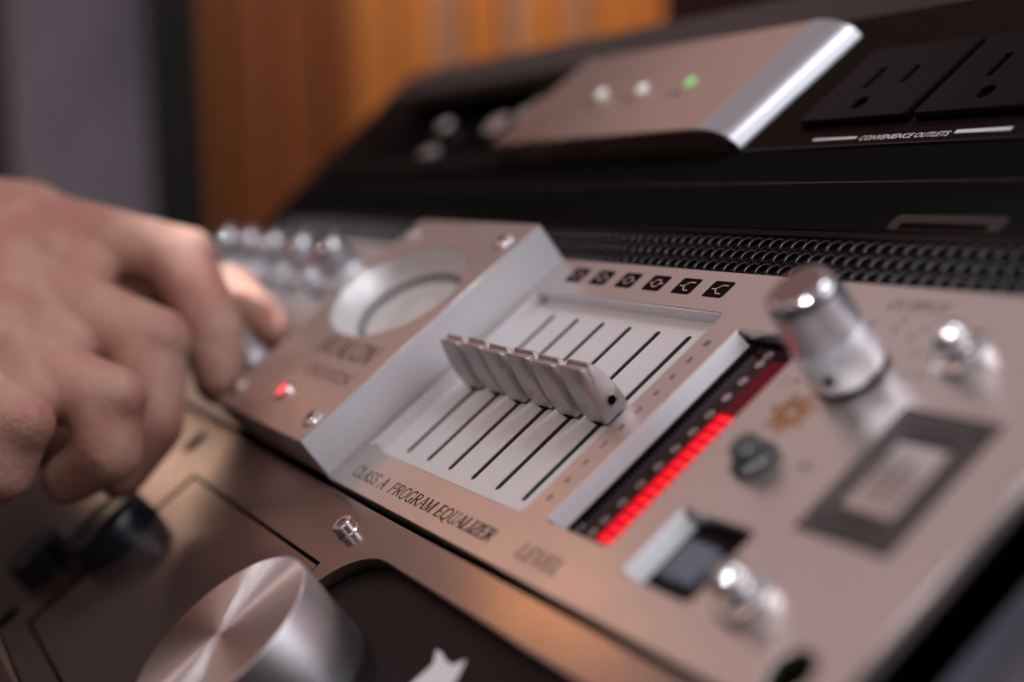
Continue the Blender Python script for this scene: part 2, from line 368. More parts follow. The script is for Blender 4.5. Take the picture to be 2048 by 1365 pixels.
# slider window: recessed white plate with six slots
ZP = -3.5
slots = [-321.9 + 12.62*k for k in range(6)]
part('slider_plate', plate([(X0-1, Y0-1), (X1+1, Y0-1), (X1+1, Y1+1), (X0-1, Y1+1)], [rrect(x-1.1, x+1.1, 65.4, 119.0, 1.05) for x in slots], ZP-.35, ZP, .05), M_plate, eq)
part('slot_bed', box(X0-1, X1+1, Y0-1, Y1+1, ZP-2, ZP-.4), M_slot, eq)
b = new_bm()
for rect in ((X0+.02, X0+.3, Y0+1.6, Y1-1.6), (X0+1.6, X1-1.6, Y1-.3, Y1-.02)):
    box(*rect, ZP+.02, -.25, bm=b)
part('window_lit_walls', b, M_side, eq)  # pale strips; brightness of the lit recess walls put into their colour
# slider caps
capp = [(89.3, -2.6), (89.15, 1.0), (89.5, 4.8), (90.1, 8.0), (90.9, 10.9), (91.3, 11.25), (91.75, 11.1), (92.2, 10.6), (92.9, 10.55), (93.4, 11.1), (93.8, 11.15), (94.3, 10.6), (95.2, 8.2), (95.9, 5.4), (96.3, 2.5), (96.3, -.4), (95.9, -2.0), (95.2, -2.6)]
def cap_mesh(xc, w):
    b = new_bm()
    A = [b.verts.new((xc-w/2, y, z)) for y, z in capp]; B = [b.verts.new((xc+w/2, y, z)) for y, z in capp]
    fa = b.faces.new(A); fb = b.faces.new(B[::-1])
    for i in range(len(capp)):
        j = (i+1) % len(capp); b.faces.new((A[j], A[i], B[i], B[j]))
    bmesh.ops.recalc_face_normals(b, faces=b.faces[:])
    e = [e for e in b.edges if e in fa.edges[:] or e in fb.edges[:]]
    bmesh.ops.bevel(b, geom=e, offset=.5, segments=2, affect='EDGES', profile=.5)
    return b
cap = part('slider_cap', cap_mesh(slots[0], 9.2), M_cap, eq, smooth=True, ang=28)
b = new_bm(); n = 20
xr = slots[0] + 4.63
c0 = (93.2, 1.1)
V1 = [b.verts.new((xr, c0[0]+1.15*math.cos(2*PI*k/n), c0[1]+1.15*math.sin(2*PI*k/n))) for k in range(n)]
V2 = [b.verts.new((xr-1.6, c0[0]+1.1*math.cos(2*PI*k/n), c0[1]+1.1*math.sin(2*PI*k/n))) for k in range(n)]
for k in range(n): b.faces.new((V1[k], V1[(k+1) % n], V2[(k+1) % n], V2[k]))
b.faces.new(V1)
part('set_screw_hole', b, M_hole, eq, parent=cap)
b = new_bm(); O1 = [b.verts.new((xr+.03, c0[0]+1.5*math.cos(2*PI*k/n), c0[1]+1.5*math.sin(2*PI*k/n))) for k in range(n)]
I1 = [b.verts.new((xr+.06, c0[0]+1.12*math.cos(2*PI*k/n), c0[1]+1.12*math.sin(2*PI*k/n))) for k in range(n)]
for k in range(n): b.faces.new((O1[k], O1[(k+1) % n], I1[(k+1) % n], I1[k]))
part('screw_hole_edge', b, M_chrome, eq, parent=cap)
part('slider_stem', box(slots[0]-.55, slots[0]+.55, 89.9, 95.4, -6, -2.55), M_black, eq, parent=cap)
part('slider_foot', box(slots[0]-1.7, slots[0]+1.7, 89.0, 96.2, -3.3, -2.65, .1), M_black, eq, parent=cap)
for k in range(1, 6): copy_part(cap, 12.62*k, (0, .35, -.25, .2, -.3, .1)[k])
# printed scale beside the sliders
for k, t in enumerate(('10', '8', '6', '4', '2', '0', '2', '4', '6', '8')):
    part('scale_number', text(t, -244.3, 113.6 - 5.3*k, .03, 2.5, xs=.9, align='CENTER', off=.02), M_ink, eq)
# filter shape icons
for k in range(6):
    cx = -322.6 + 12.8*k; cy = 131.0
    ic = part('filter_icon', flat(rrect(cx-3.9, cx+3.9, cy-2.75, cy+2.75, .8), .03), M_inkicon, eq)
    b = new_bm(); z = .05
    if k < 4:
        ribbon([(cx-2.9, cy), (cx-1.7, cy), (cx-.9, cy+1.2), (cx+.9, cy+1.2), (cx+1.7, cy), (cx+2.9, cy)], .34, z, b)
        ribbon([(cx-1.7, cy), (cx-.9, cy-1.2), (cx+.9, cy-1.2), (cx+1.7, cy)], .34, z+.004, b)
    else:
        s = 1
        ribbon([(cx-2.6, cy), (cx-1.1, cy), (cx+.3, cy+1.4), (cx+2.4, cy+1.4)], .34, z, b)
        ribbon([(cx-1.1, cy), (cx+.3, cy-1.4), (cx+2.0, cy-1.4)], .34, z+.004, b)
    part('icon_line', b, M_ring, eq, parent=ic)
# lettering along the front edge
b = serif_text('CLASS A', -328.0, -307.4, 52.0, .03, 3.4, slant=.18)
part('lettering', b, M_ink, eq)
b = serif_text('PROGRAM EQUALIZER', -304.2, -249.4, 52.0, .03, 3.4, slant=.18)
part('lettering', b, M_ink, eq)
part('lettering', serif_text('LEVEL', -238.0, -221.0, 52.0, .03, 3.5, slant=.18), M_ink, eq)
part('lettering', serif_text('OUTPUT', -204.0, -188.5, 130.4, .03, 2.6, slant=.1), M_ink, eq)
# bar meter
ZM = -4.2
me_ = part('bar_meter', box(MX0-1, MX1+1, MY0-1, MY1+1, ZM-3, ZM-.35), M_meterbody, eq)
b = new_bm()
def sloped(x0, w0, w1, y0, y1, z0, z1, b):      # pale wedge, sloped to catch light, for a lit inner wall
    P = [(x0, z1), (x0+w0, z1), (x0+w1, z0), (x0, z0)]
    A = [b.verts.new((x, y0, z)) for x, z in P]; B = [b.verts.new((x, y1, z)) for x, z in P]
    b.faces.new(A); b.faces.new(B[::-1])
    for q in range(4): b.faces.new((A[q], A[(q+1) % 4], B[(q+1) % 4], B[q]))
    bmesh.ops.recalc_face_normals(b, faces=b.faces[:])
sloped(MX0+.02, .15, 1.7, MY0+.8, MY1-.8, ZM-.3, -.15, b)
part('meter_lit_wall', b, M_side, eq, parent=me_)  # added pale wall: light on the meter's left side put into colour
part('meter_glass', box(-235.6, MX1+.6, MY0+.2, MY1-.2, ZM-.3, ZM), M_meter, eq, parent=me_)
part('meter_bezel', box(-237.2, -235.3, MY0+.2, MY1-.2, ZM-.3, ZM+.5, .15), M_gloss, eq, parent=me_)
for k in range(20):
    y = 64.0 + 2.6*k; on = k < 14
    sg = part('bar_segment', box(-227.0, -219.4, y+.14, y+2.46, ZM+.01, ZM+.07), M_ledon if on else M_ledoff, eq, parent=me_)
    if on: part('segment_glow', flat(rrect(-225.6, -222.2, y+.85, y+1.85, .45), ZM+.085), M_ledhot, eq, parent=me_)
for k, y in enumerate((65.4, 68.8, 73.8, 79.0, 84.2, 89.3, 94.4, 99.6, 104.7, 109.7, 114.9, 117.6)):
    b = new_bm(); ribbon(circ(-229.6, y, .95, 18), .22, ZM+.03, b, closed=True)
    text(str(k % 10), -229.6, y-.5, ZM+.04, 1.4, align='CENTER', bm=b)
    part('meter_number', b, M_num, eq, parent=me_)
b = new_bm(); ribbon(circ(-234.4, 65.3, .95, 18), .2, ZM+.03, b, closed=True); part('meter_number', b, M_num, eq, parent=me_)
# rocker button window
rk = part('rocker_switch', box(BX0-1, BX1+1, BY0-1, BY1+1, -8, -5.5), M_gloss, eq)
b = new_bm()
sloped(BX0+.02, .15, 2.0, BY0+.7, BY1-.7, -5.4, -.15, b)
part('switch_lit_wall', b, M_side, eq, parent=rk)  # added pale wall: light on the rocker's left side put into colour
part('rocker_body', box(BX0+2.2, BX1-.6, BY0+.6, BY1-1, -5.4, -3.4, .5), M_black, eq, parent=rk)
part('rocker_button', box(BX0+6.4, BX1-5.4, BY0+3.2, BY1-4.6, -3.6, -.9, 1.1, 4), M_btn, eq, parent=rk, smooth=True)
# output knob (and the same knob in a row at the far left)
def knob(x, y, r=7.05, h=21):
    k = part('knob', lathe([(r, h-2.6), (r, h*.46)], x, y, seg=64), M_knob, eq, smooth=True, center=True)
    part('knob_skirt', lathe([(r, h*.46), (r*1.04, h*.44), (r*1.06, 1.9), (r*1.0, 1.2)], x, y, seg=64), M_skirt, eq, parent=k, smooth=True)
    part('knob_base', lathe([(r*1.0, 1.2), (r*1.04, .9), (r*1.05, .02)], x, y, seg=64), M_navy, eq, parent=k, smooth=True)
    part('knob_rim', lathe([(0, h), (r*.72, h), (r*.80, h-.12), (r*.88, h-.45), (r*.95, h-1.05), (r*.985, h-1.8), (r, h-2.6)], x, y, seg=64), M_rim, eq, parent=k, smooth=True)
    part('knob_top', lathe([(0, h+.03), (r*.72, h+.03)], x, y, seg=64), M_knobtop, eq, parent=k)
    return k
kn = knob(-196.5, 112.6)
t = math.radians(-62); n = 16; b = new_bm(); Rk = 7.52
for side in (0,):
    V = []
    for k in range(n):
        a = 2*PI*k/n; V.append(b.verts.new((-196.5 + Rk*math.cos(t) - 1.2*math.cos(a)*math.sin(t), 112.6 + Rk*math.sin(t) + 1.2*math.cos(a)*math.cos(t), 4.6 + 1.2*math.sin(a))))
    b.faces.new(V)
part('knob_set_screw', b, M_hole, eq, parent=kn)
for x in (-450.5, -482.5, -515.0, -547.5, -579.0): copy_part(kn, x+196.5, .6)
kc = copy_part(kn, -448.0+196.5, 68-112.6)
for x in (-482.5, -515.0, -547.5, -579.0): copy_part(kn, x+196.5, 70-112.6)
b = new_bm()
for k in range(11):
    t = math.radians(225 - 27*k); c_, s_ = math.cos(t), math.sin(t)
    ribbon([(-196.5+11.4*c_, 112.6+11.4*s_), (-196.5+13.2*c_, 112.6+13.2*s_)], .5, .03, b)
part('knob_scale', b, M_ink, eq)
b = new_bm(); z = .03  # ring of gold-brown strokes below the output knob
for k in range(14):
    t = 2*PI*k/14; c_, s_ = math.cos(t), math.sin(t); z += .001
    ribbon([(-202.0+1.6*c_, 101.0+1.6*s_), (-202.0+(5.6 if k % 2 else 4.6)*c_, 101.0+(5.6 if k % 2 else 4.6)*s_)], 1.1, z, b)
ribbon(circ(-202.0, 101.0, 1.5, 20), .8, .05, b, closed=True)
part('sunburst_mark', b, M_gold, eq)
b = new_bm()
for k in range(11):
    t = math.radians(225 - 27*k); text(str(k), -196.5+15.2*math.cos(t), 112.6+15.2*math.sin(t)-.8, .03, 2.2, align='CENTER', bm=b)
part('scale_number', b, M_ink, eq)
# toggle switches
def toggle(x, y):
    tg = part('toggle_switch', lathe([(0, 3.4), (2.4, 3.4), (3.2, 3.0), (3.4, 2.4), (4.6, 2.3), (5.3, 1.9), (5.5, 1.2), (5.5, .02)], x, y, seg=6 if False else 40), M_chrome, eq, smooth=True)
    b = new_bm(); n = 20; lean = Vector((-.05, -.10, 1)).normalized(); u = lean.orthogonal().normalized(); v = lean.cross(u)
    rings = []
    for s, r in ((0, 2.3), (1.4, 2.3), (2.2, 2.9), (3.2, 3.3), (4.2, 3.2), (5.1, 2.6), (5.8, 1.5), (6.1, .3)):
        c = Vector((x, y, 1.8)) + lean*s; rings.append([b.verts.new(c + (u*math.cos(2*PI*k/n) + v*math.sin(2*PI*k/n))*r) for k in range(n)])
    for A, B in zip(rings, rings[1:]):
        for k in range(n): b.faces.new((A[k], A[(k+1) % n], B[(k+1) % n], B[k]))
    b.faces.new(rings[-1]); bmesh.ops.recalc_face_normals(b, faces=b.faces[:])
    part('toggle_lever', b, M_chrome, eq, parent=tg, smooth=True, ang=60)
    return tg
tg = toggle(-173.6, 62.6); copy_part(tg, -1.6, 57.6)
# small dark push button with its nut
bt = part('push_button', lathe([(0, 2.2), (4.1, 2.2), (4.7, 1.7), (4.7, .02)], -199.0, 88.4, seg=6), M_green, eq)
part('button_cap', lathe([(0, 5.0), (2.6, 4.9), (3.1, 4.5), (3.1, 2.2)], -199.0, 88.4, seg=32), M_green, eq, parent=bt, smooth=True)
part('lettering', text('IN', -187.4, 89.4, .03, 2.8, shear=.2, align='CENTER'), M_ink, eq)
part('rack_screw_hole', lathe([(4.4, -.6), (4.4, -6), (0, -6)], -155.3, 55.2, seg=24), M_hole, eq)
# ornamental printed label
b = new_bm(); LX0, LX1, LY0, LY1 = -177.4, -156.6, 78.4, 107.2; IX0, IX1, IY0, IY1 = -173.0, -161.0, 84.8, 100.0
part_lab = new_bm(); dz = .03
def rect_ring(ax0, ax1, ay0, ay1, w, z): ribbon([(ax0, ay0), (ax1, ay0), (ax1, ay1), (ax0, ay1)], w, z, b, closed=True)
rect_ring(LX0, LX1, LY0, LY1, 1.5, .030); rect_ring(LX0+1.5, LX1-1.5, LY0+1.5, LY1-1.5, .4, .032)
rect_ring(IX0-.3, IX1+.3, IY0-.3, IY1+.3, 1.2, .034); rect_ring(IX0-1.5, IX1+1.5, IY0-1.5, IY1+1.5, .4, .036)
z = .04
yy = LY0 + 2.2
while yy < LY1 - 1.5:
    xx = LX0 + 1.9
    while xx < LX1 - 1.4:
        if not (IX0-1.2 < xx < IX1+1.2 and IY0-1.2 < yy < IY1+1.2):
            z += .0006
            ribbon([(xx + (.52+.28*math.cos(3*t))*math.cos(t), yy + (.52+.28*math.cos(3*t))*math.sin(t)) for t in [2*PI*k/18 for k in range(18)]], .55, z, b, closed=True)
        xx += 1.35
    yy += 1.35
part('ornamental_label', b, M_ink, eq)
b = new_bm()
for q, rc in enumerate(((LX0, IX0, LY0, LY1), (IX1, LX1, LY0, LY1), (IX0, IX1, LY0, IY0), (IX0, IX1, IY1, LY1))): flat([(rc[0], rc[2]), (rc[1], rc[2]), (rc[1], rc[3]), (rc[0], rc[3])], .02, b)
part('label_border', b, M_inkgrey, eq)
b = new_bm()
for q, dd in enumerate((1.05, 3.6)):
    ribbon([(LX0+dd, LY0+dd), (LX1-dd, LY0+dd), (LX1-dd, LY1-dd), (LX0+dd, LY1-dd)], .28, .12+.004*q, b, closed=True)
part('label_line', b, M_lline, eq)
b = new_bm()
for q in range(3):
    x_ = -169.6 + 2.6*q
    ribbon([(x_ + .55*math.sin(k*.9+q), 87.0 + k*.42) for k in range(int(24 - 6*abs(q-1)))], .42, .05+.002*q, b)
part('label_script', b, M_ink, eq)

# ---- ventilation grille -------------------------------------------------
gr = thing('vent_grille', (-385, 144.5, -2), 'narrow black perforated grille strip behind the equalizer\'s back edge', 'grille')
b = new_bm(); px, py = 4.0, 4.35; n = 12
def cell(cx, cy, w, h, r):
    out = []
    for k in range(n):
        a = 2*PI*k/n + PI/n*0; c_, s_ = math.cos(a), math.sin(a); m_ = max(abs(c_)/(w/2), abs(s_)/(h/2)); out.append((cx + c_/m_, cy + s_/m_))
    O = [b.verts.new((x, y, -1)) for x, y in out]; I = [b.verts.new((cx + r*math.cos(2*PI*k/n), cy + r*math.sin(2*PI*k/n), -1)) for k in range(n)]
    H_ = [b.verts.new((cx + (r-.10)*math.cos(2*PI*k/n), cy + (r-.10)*math.sin(2*PI*k/n), -1.16)) for k in range(n)]
    J = [b.verts.new((v.co.x, v.co.y, -2.6)) for v in H_]
    for k in range(n):
        j = (k+1) % n; b.faces.new((O[k], O[j], I[j], I[k])); b.faces.new((I[k], I[j], H_[j], H_[k])); b.faces.new((H_[k], H_[j], J[j], J[k]))
for row in range(3):
    x = UL + 6 + (2 if row == 1 else 0)
    while x < UR - 3: cell(x, 139.9 + py*row, px, py, 1.72); x += px
for f_ in b.faces: f_.material_index = 1 if -1.2 < f_.calc_center_median().z < -1.02 else 0
ps = part('perforated_strip', b, M_grille, gr); ps.data.materials.append(M_holewall)
part('grille_frame', box(UL, UR, 150.95, 153.0, -3, -.6, .1), M_blackm, gr)
part('grille_backing', box(UL, UR, 137.2, 152.9, -16, -9), M_hole, gr)
# ---- blank black panel with recessed handle -----------------------------
bp = thing('blank_panel', (-385, 168, 0), 'plain black rack panel with a shallow recessed handle between grille and outlets', 'panel')
part('panel', plate([(UL, 153.2), (UR, 153.2), (UR, 183.6), (UL, 183.6)], [rrect(-226.5, -195.0, 153.9, 159.6, 1.8)], -3, -.4, .25), M_gloss, bp)
part('seam', box(UL, UR, 170.0, 170.5, -.42, -.32), M_frame, bp)
part('handle_recess', plate(rrect(-226.3, -195.2, 154.1, 159.4, 1.7), [rrect(-223.2, -198.6, 154.6, 156.4, .7)], -1.6, -.5, .3), M_frame, bp)
part('recess_floor', box(-226.5, -195, 153.8, 159.6, -5, -1.3), M_gloss, bp)
# ---- power conditioner with outlets -------------------------------------
pc = thing('power_conditioner', (-385, 214, 0), 'black rack power unit with convenience outlets printed under its sockets', 'power unit')
part('faceplate', plate([(UL-22, 184), (UR, 184), (UR, 245), (UL-50, 245)], [rrect(-632, -468, 192, 236, 3)], -3, 0, .3), M_blackm, pc)
part('window_recess', box(-634, -466, 190, 238, -16, -12), M_gloss, pc)
b = new_bm(); box(UL-21, UR, 184.05, 184.45, .0, .06, bm=b); box(-328, UR, 244.4, 244.8, 0, .06, bm=b)
part('front_edge', b, M_frame, pc)
def outlet(x0, x1):
    cx = (x0+x1)/2
    hl = [rrect(cx-7.6, cx-5.4, 205.0, 213.6, .4), rrect(cx+5.0, cx+7.0, 206.2, 213.0, .4), circ(cx-1.8, 198.6, 2.3, 18)]
    o = part('outlet', plate(rrect(x0, x1, 192.2, 223.4, .8), hl, .0, 2.6, .35), M_black, pc)
    part('outlet_slots', box(x0+1, x1-1, 193, 222.6, -.02, .9), M_contact, pc, parent=o)
    return o
o0 = outlet(-290.5, -252.2); copy_part(o0, 41.3, 0); copy_part(o0, 82.6, 0)
part('lettering', text('CONVENIENCE OUTLETS', -264.0, 186.1, .03, 2.5, shear=.25, xs=1.0, off=.02), M_white, pc)
lt = [c for c in pc.children if c.name.startswith('lettering')][0]
wx = max(v.co.x for v in lt.data.vertices) - min(v.co.x for v in lt.data.vertices); mn = min(v.co.x for v in lt.data.vertices)
for v in lt.data.vertices: v.co.x = mn + (v.co.x-mn) * (.0293/wx)
b = new_bm(); ribbon([(-281.6, 187.35), (-265.4, 187.35)], .9, .03, b); ribbon([(-233.2, 187.5), (-217.0, 187.5)], 1.3, .03, b)
part('rule_line', b, M_white, pc)
# things glinting in the left window: small chrome controls
for x, y, r in ((-555, 200, 6.0), (-575, 222, 4.5), (-518, 219, 6.5), (-500, 224, 5.5), (-486, 212, 5), (-497, 232, 5)):
    s = part('control_knob', lathe([(0, -4), (r*.8, -4), (r, -5), (r, -11.9)], x, y, seg=32), M_alu, pc, smooth=True)
# ---- silver box ---------------------------------------------------------
sb = thing('silver_box', (-385, 209, 0), 'small brushed silver case with three lit indicator lamps and a rounded end', 'audio box')
R_ = 6.5; prof = [(-454, .1), (-454, 6.6), (-453.5, 7.3), (-452.6, 7.6)]
prof += [(-324.5 + 15.5*math.sin(t), 7.6 - 7.5*(1-math.cos(t))) for t in [PI/2*k/14 for k in range(15)]]
b = new_bm(); A = [b.verts.new((x, 184.8, z)) for x, z in prof]; B = [b.verts.new((x, 236, z)) for x, z in prof]
fa = b.faces.new(A); fb = b.faces.new(B[::-1])
for i in range(len(prof)): j = (i+1) % len(prof); b.faces.new((A[j], A[i], B[i], B[j]))
bmesh.ops.recalc_face_normals(b, faces=b.faces[:])
bmesh.ops.bevel(b, geom=[e for e in b.edges if e in fa.edges[:] or e in fb.edges[:]], offset=.35, segments=2, affect='EDGES')
part('case', b, M_box, sb, smooth=True, ang=30)
b = new_bm(); q_ = [(x, z+.04) for x, z in prof if x > -324.6]  # overlay on the curved end, paler to keep its highlight white
A = [b.verts.new((x+.04, 184.75, z)) for x, z in q_]; B = [b.verts.new((x+.04, 236.05, z)) for x, z in q_]
for i in range(len(q_)-1): b.faces.new((A[i+1], A[i], B[i], B[i+1]))
bmesh.ops.recalc_face_normals(b, faces=b.faces[:])
part('rounded_end', b, M_end, sb, smooth=True, ang=60, label='rounded end in paler silver for its white highlight')
for k, (x, m_) in enumerate(((-409.0, M_ledwhite), (-383.5, M_ledwhite), (-356.5, M_ledgreen))):
    part('indicator_lamp', lathe([(0, 8.6), (1.5, 8.3), (2.2, 7.62)], x, 210.4, seg=20), m_, sb, smooth=True, label=('pale green lit lamp', 'white lit lamp', 'bright green lit lamp')[k])
    bb = new_bm(); ribbon([(x-4.5, 204.6), (x+1.5, 204.6)], 1.2, 7.63, bb); part('printed_mark', bb, M_ink, sb)

# ---- lower unit ---------------------------------------------------------
lo = thing('control_unit', (-385, 2, 0), 'dark bronze rack unit in front with a large turned aluminium knob', 'audio unit')
rec = rrect(-296, -149, -39, 37.5, 20, 12)
part('faceplate', plate([(UL, -42.5), (UR, -42.5), (UR, 46.4), (UL, 46.4)], [rec, circ(-441.3, 37.6, 2.9), circ(-432.4, -38.6, 2.9)], -3.2, 0, .25), M_low, lo)
part('cover_plate', plate([(-412.6, -33.0), (-300.5, -33.0), (-300.5, 28.2), (-412.6, 28.2)], [], -.3, .06, .02), M_low, lo)
part('groove_shade_sheet', box(-416.3, -300.3, -34.0, 29.3, -.5, .03), M_hole, lo)  # flat black sheet on the panel; the groove's shade put into colour
part('recessed_panel', box(-300, -146, -43, 40, -6.5, -3.4), M_sunk, lo, label='black glossy panel sunk behind the big knob')
part('hole_shade_disc', lathe([(0, .06), (4.6, .06), (4.8, .01)], -441.3, 37.6, seg=24), M_hole, lo)  # black disc over the hole; the dark inside put into its colour
part('hole_shade_disc', lathe([(0, .06), (4.6, .06), (4.8, .01)], -432.4, -38.6, seg=24), M_hole, lo)  # second disc, the hole's shade as flat black
# big knob
KX, KY, KR, KH = -267.4, 1.9, 21.2, 18.0
bk = part('big_knob', lathe([(KR-.5, KH), (KR-.12, KH-.12), (KR, KH-.5), (KR, -1.0), (KR-.6, -1.4), (KR-1, -3.3)], KX, KY, seg=128), M_turnside, lo, smooth=True, center=True)
part('knob_face', lathe([(0, KH), (KR-.5, KH)], KX, KY, seg=128), M_turn, lo, parent=bk, center=True)
t = math.radians(8); b = new_bm(); n = 16; V = []
for k in range(n):
    a = 2*PI*k/n; V.append(b.verts.new((KX + (KR+.03)*math.cos(t) - 1.3*math.cos(a)*math.sin(t), KY + (KR+.03)*math.sin(t) + 1.3*math.cos(a)*math.cos(t), 4.5 + 1.3*math.sin(a))))
b.faces.new(V); part('knob_set_screw', b, M_hole, lo, parent=bk)
# small socket screw
b = lathe([(1.4, 2.9), (2.3, 2.9), (2.6, 2.6), (2.6, .4), (2.9, .02)], -302.6, 39.0, seg=36)
sc_ = part('socket_screw', b, M_chrome, lo, smooth=True)
part('hex_socket', lathe([(1.4, 2.9), (1.3, 1.3), (0, 1.3)], -302.6, 39.0, seg=6), M_alu, lo, parent=sc_)
# white mark on the sunk panel
b = prism([(-236.4, 20.2), (-236.0, 24.5), (-235.9, 26.6), (-238.9, 29.1), (-236.4, 29.2), (-233.0, 28.4), (-230.4, 28.6), (-228.2, 30.8), (-226.5, 28.2), (-224.9, 25.1)], -3.4, -3.3)
part('printed_mark', b, M_white, lo)
# dark knob under the hand
bk2 = part('dark_knob', lathe([(0, 9), (11.5, 9), (12.6, 8.5), (13.0, 7.4), (13.6, .5), (13.6, .02)], -416.0, 0.5, seg=64), M_navy, lo, smooth=True)
bk2b = part('dark_knob', lathe([(0, 9), (9.0, 9), (9.8, 8.4), (10.2, .02)], -443.0, -20, seg=48), M_navy, lo, smooth=True)
# unit below it
lw = thing('lower_blank_unit', (-385, -88, 0), 'brown blank rack unit at the very bottom left edge', 'rack panel')
part('panel', box(UL, UR, -132, -43.6, -3.2, 0, .25), M_low, lw)

# ---------------------------------------------------------------- hand
def hand():
    bm = new_bm()
    def capsule(a, b_, ra, rb, n=20):
        a, b_ = Vector(a), Vector(b_); d = (b_-a); L_ = d.length; d.normalize(); u = d.orthogonal().normalized(); v = d.cross(u); rings = []
        prof_ = [(-ra*math.cos(t), ra*math.sin(t)) for t in [PI/2*k/6 for k in range(7)]] + [(L_ + rb*math.sin(t), rb*math.cos(t)) for t in [PI/2*k/6 for k in range(7)]]
        for s, r in prof_:
            r = max(r, .02); rings.append([bm.verts.new(a + d*s + (u*math.cos(2*PI*k/n) + v*math.sin(2*PI*k/n))*r) for k in range(n)])
        for A, B in zip(rings, rings[1:]):
            for k in range(n): bm.faces.new((A[k], A[(k+1) % n], B[(k+1) % n], B[k]))
        bm.faces.new(rings[0][::-1]); bm.faces.new(rings[-1])
    J = dict(
        index=[(-483.3, 47.2, 80.5, 12), (-455.0, 73.4, 45.6, 11.2), (-437.8, 64.3, 23.6, 9.8), (-431.6, 54.8, 12.6, 7.8)],
        middle=[(-447.6, 27.5, 73.8, 12.5), (-416.9, 44.6, 39.6, 11.4), (-406.6, 28.4, 23.1, 9.8), (-407.5, 13.2, 17.9, 7.8)],
        ring=[(-412.2, 9.7, 63.8, 11.5), (-388.6, 22.7, 41.1, 10.3), (-383.9, 13.8, 30.6, 9.0), (-393.5, 1.3, 30.1, 7.4)],
        pinky=[(-386.6, -4.4, 72.8, 10.5), (-366.8, 0.9, 55.9, 8.8), (-367.1, -9.0, 48.6, 7.6), (-376.8, -18.6, 48.2, 6.4)])
    wr = Vector((-513, -20.2, 127.6)); fw = [Vector((-560, -85, 190)), Vector((-540, -92, 178))]
    offs = dict(index=Vector((-18, 12, 2)), middle=Vector((-6, 4, 4)), ring=Vector((8, -6, 2)), pinky=Vector((18, -14, -2)))
    for k, js in J.items():
        for p, q in zip(js, js[1:]):
            capsule(p[:3], q[:3], p[3], q[3])
        mc = Vector(js[0][:3]); w0 = wr + offs[k]
        capsule(mc, w0, js[0][3]+2.5, 19)
        # palm side pad under each metacarpal
        dn = Vector((2, -9, -16)); capsule(mc + dn*.5 + (w0-mc)*.12, w0 + dn*.5, js[0][3]+1.5, 18)
        js_n = js
    ks = list(J)
    for a, b_ in zip(ks, ks[1:]):           # knuckle row and webs
        capsule(J[a][0][:3], J[b_][0][:3], J[a][0][3]+.8, J[b_][0][3]+.8)
        pa = Vector(J[a][0][:3]).lerp(Vector(J[a][1][:3]), .40) + Vector((1, -2, -5)); pb = Vector(J[b_][0][:3]).lerp(Vector(J[b_][1][:3]), .40) + Vector((1, -2, -5))
        capsule(pa, pb, 9.0, 9.0); capsule(pa.lerp(Vector(J[a][0][:3]), .5), pb.lerp(Vector(J[b_][0][:3]), .5), 10.5, 10.5)
    for k, js in J.items():                 # knuckle swellings on the back of each middle joint
        c = Vector(js[1][:3]); o_ = (c - (Vector(js[0][:3]) + Vector(js[2][:3]))/2).normalized(); capsule(c + o_*1.6 - Vector((2, 1, 0)), c + o_*1.6 + Vector((2, 1, 0)), js[1][3]*.86, js[1][3]*.86)
    # thumb: leaves the index side of the palm and meets the fingertips from the far side
    capsule(wr + Vector((-20, 14, -18)), (-530, 36, 58), 19, 15); capsule((-530, 36, 58), (-503, 74, 33), 14, 11); capsule((-503, 74, 33), (-482.1, 85.0, 18.9), 11, 9.8); capsule((-482.1, 85.0, 18.9), (-459.7, 82.2, 6.4), 9.6, 8.0)
    # heel of the hand
    capsule((-435.9, 9.5, 30.3), (-444.6, -3.7, 55.1), 11.5, 14)
    capsule((-412, -22, 66), wr + Vector((22, -28, -14)), 14, 19); capsule((-470, 20, 56), wr + Vector((0, -6, -16)), 15, 19); capsule((-440, 6, 56), wr + Vector((8, -14, -16)), 14, 19)
    capsule(wr, fw[0], 25, 29); capsule(wr + Vector((10, -6, -4)), fw[1], 24, 28)
    return bm
base = (-450, 40, 50)
bm = hand()
pr = bpy.data.objects.new('person', None); 
me = bpy.data.meshes.new('person')
bv = Vector(base)
for v in bm.verts: v.co = (v.co - bv)*MM
bm.to_mesh(me); bm.free()
pr = bpy.data.objects.new('person', me); COL.objects.link(pr); pr.location = F(*base); pr.rotation_euler = (TILT, 0, 0)
rm = pr.modifiers.new('remesh', 'REMESH'); rm.mode = 'VOXEL'; rm.voxel_size = .0013; rm.use_smooth_shade = True
sm = pr.modifiers.new('smooth', 'SMOOTH'); sm.iterations = 11; sm.factor = .5
dg = bpy.context.evaluated_depsgraph_get()
me2 = bpy.data.meshes.new_from_object(pr.evaluated_get(dg)); pr.modifiers.clear(); pr.data = me2
for p in me2.polygons: p.use_smooth = True
pr['label'] = 'bare hand reaching in from the left, curled fingers gripping a small knob'; pr['category'] = 'person'
m = bpy.data.materials.new('skin'); m.use_nodes = True; n = m.node_tree.nodes; L = m.node_tree.links; p = n['Principled BSDF']
tcn = n.new('ShaderNodeTexCoord'); nz = n.new('ShaderNodeTexNoise'); nz.inputs['Scale'].default_value = 38; nz.inputs['Detail'].default_value = 5
rpn = n.new('ShaderNodeValToRGB'); rpn.color_ramp.elements[0].position = .40; rpn.color_ramp.elements[0].color = (.47, .215, .165, 1); rpn.color_ramp.elements[1].position = .60; rpn.color_ramp.elements[1].color = (.57, .335, .26, 1)
L.new(tcn.outputs['Object'], nz.inputs['Vector']); L.new(nz.outputs[0], rpn.inputs[0]); L.new(rpn.outputs[0], p.inputs['Base Color'])
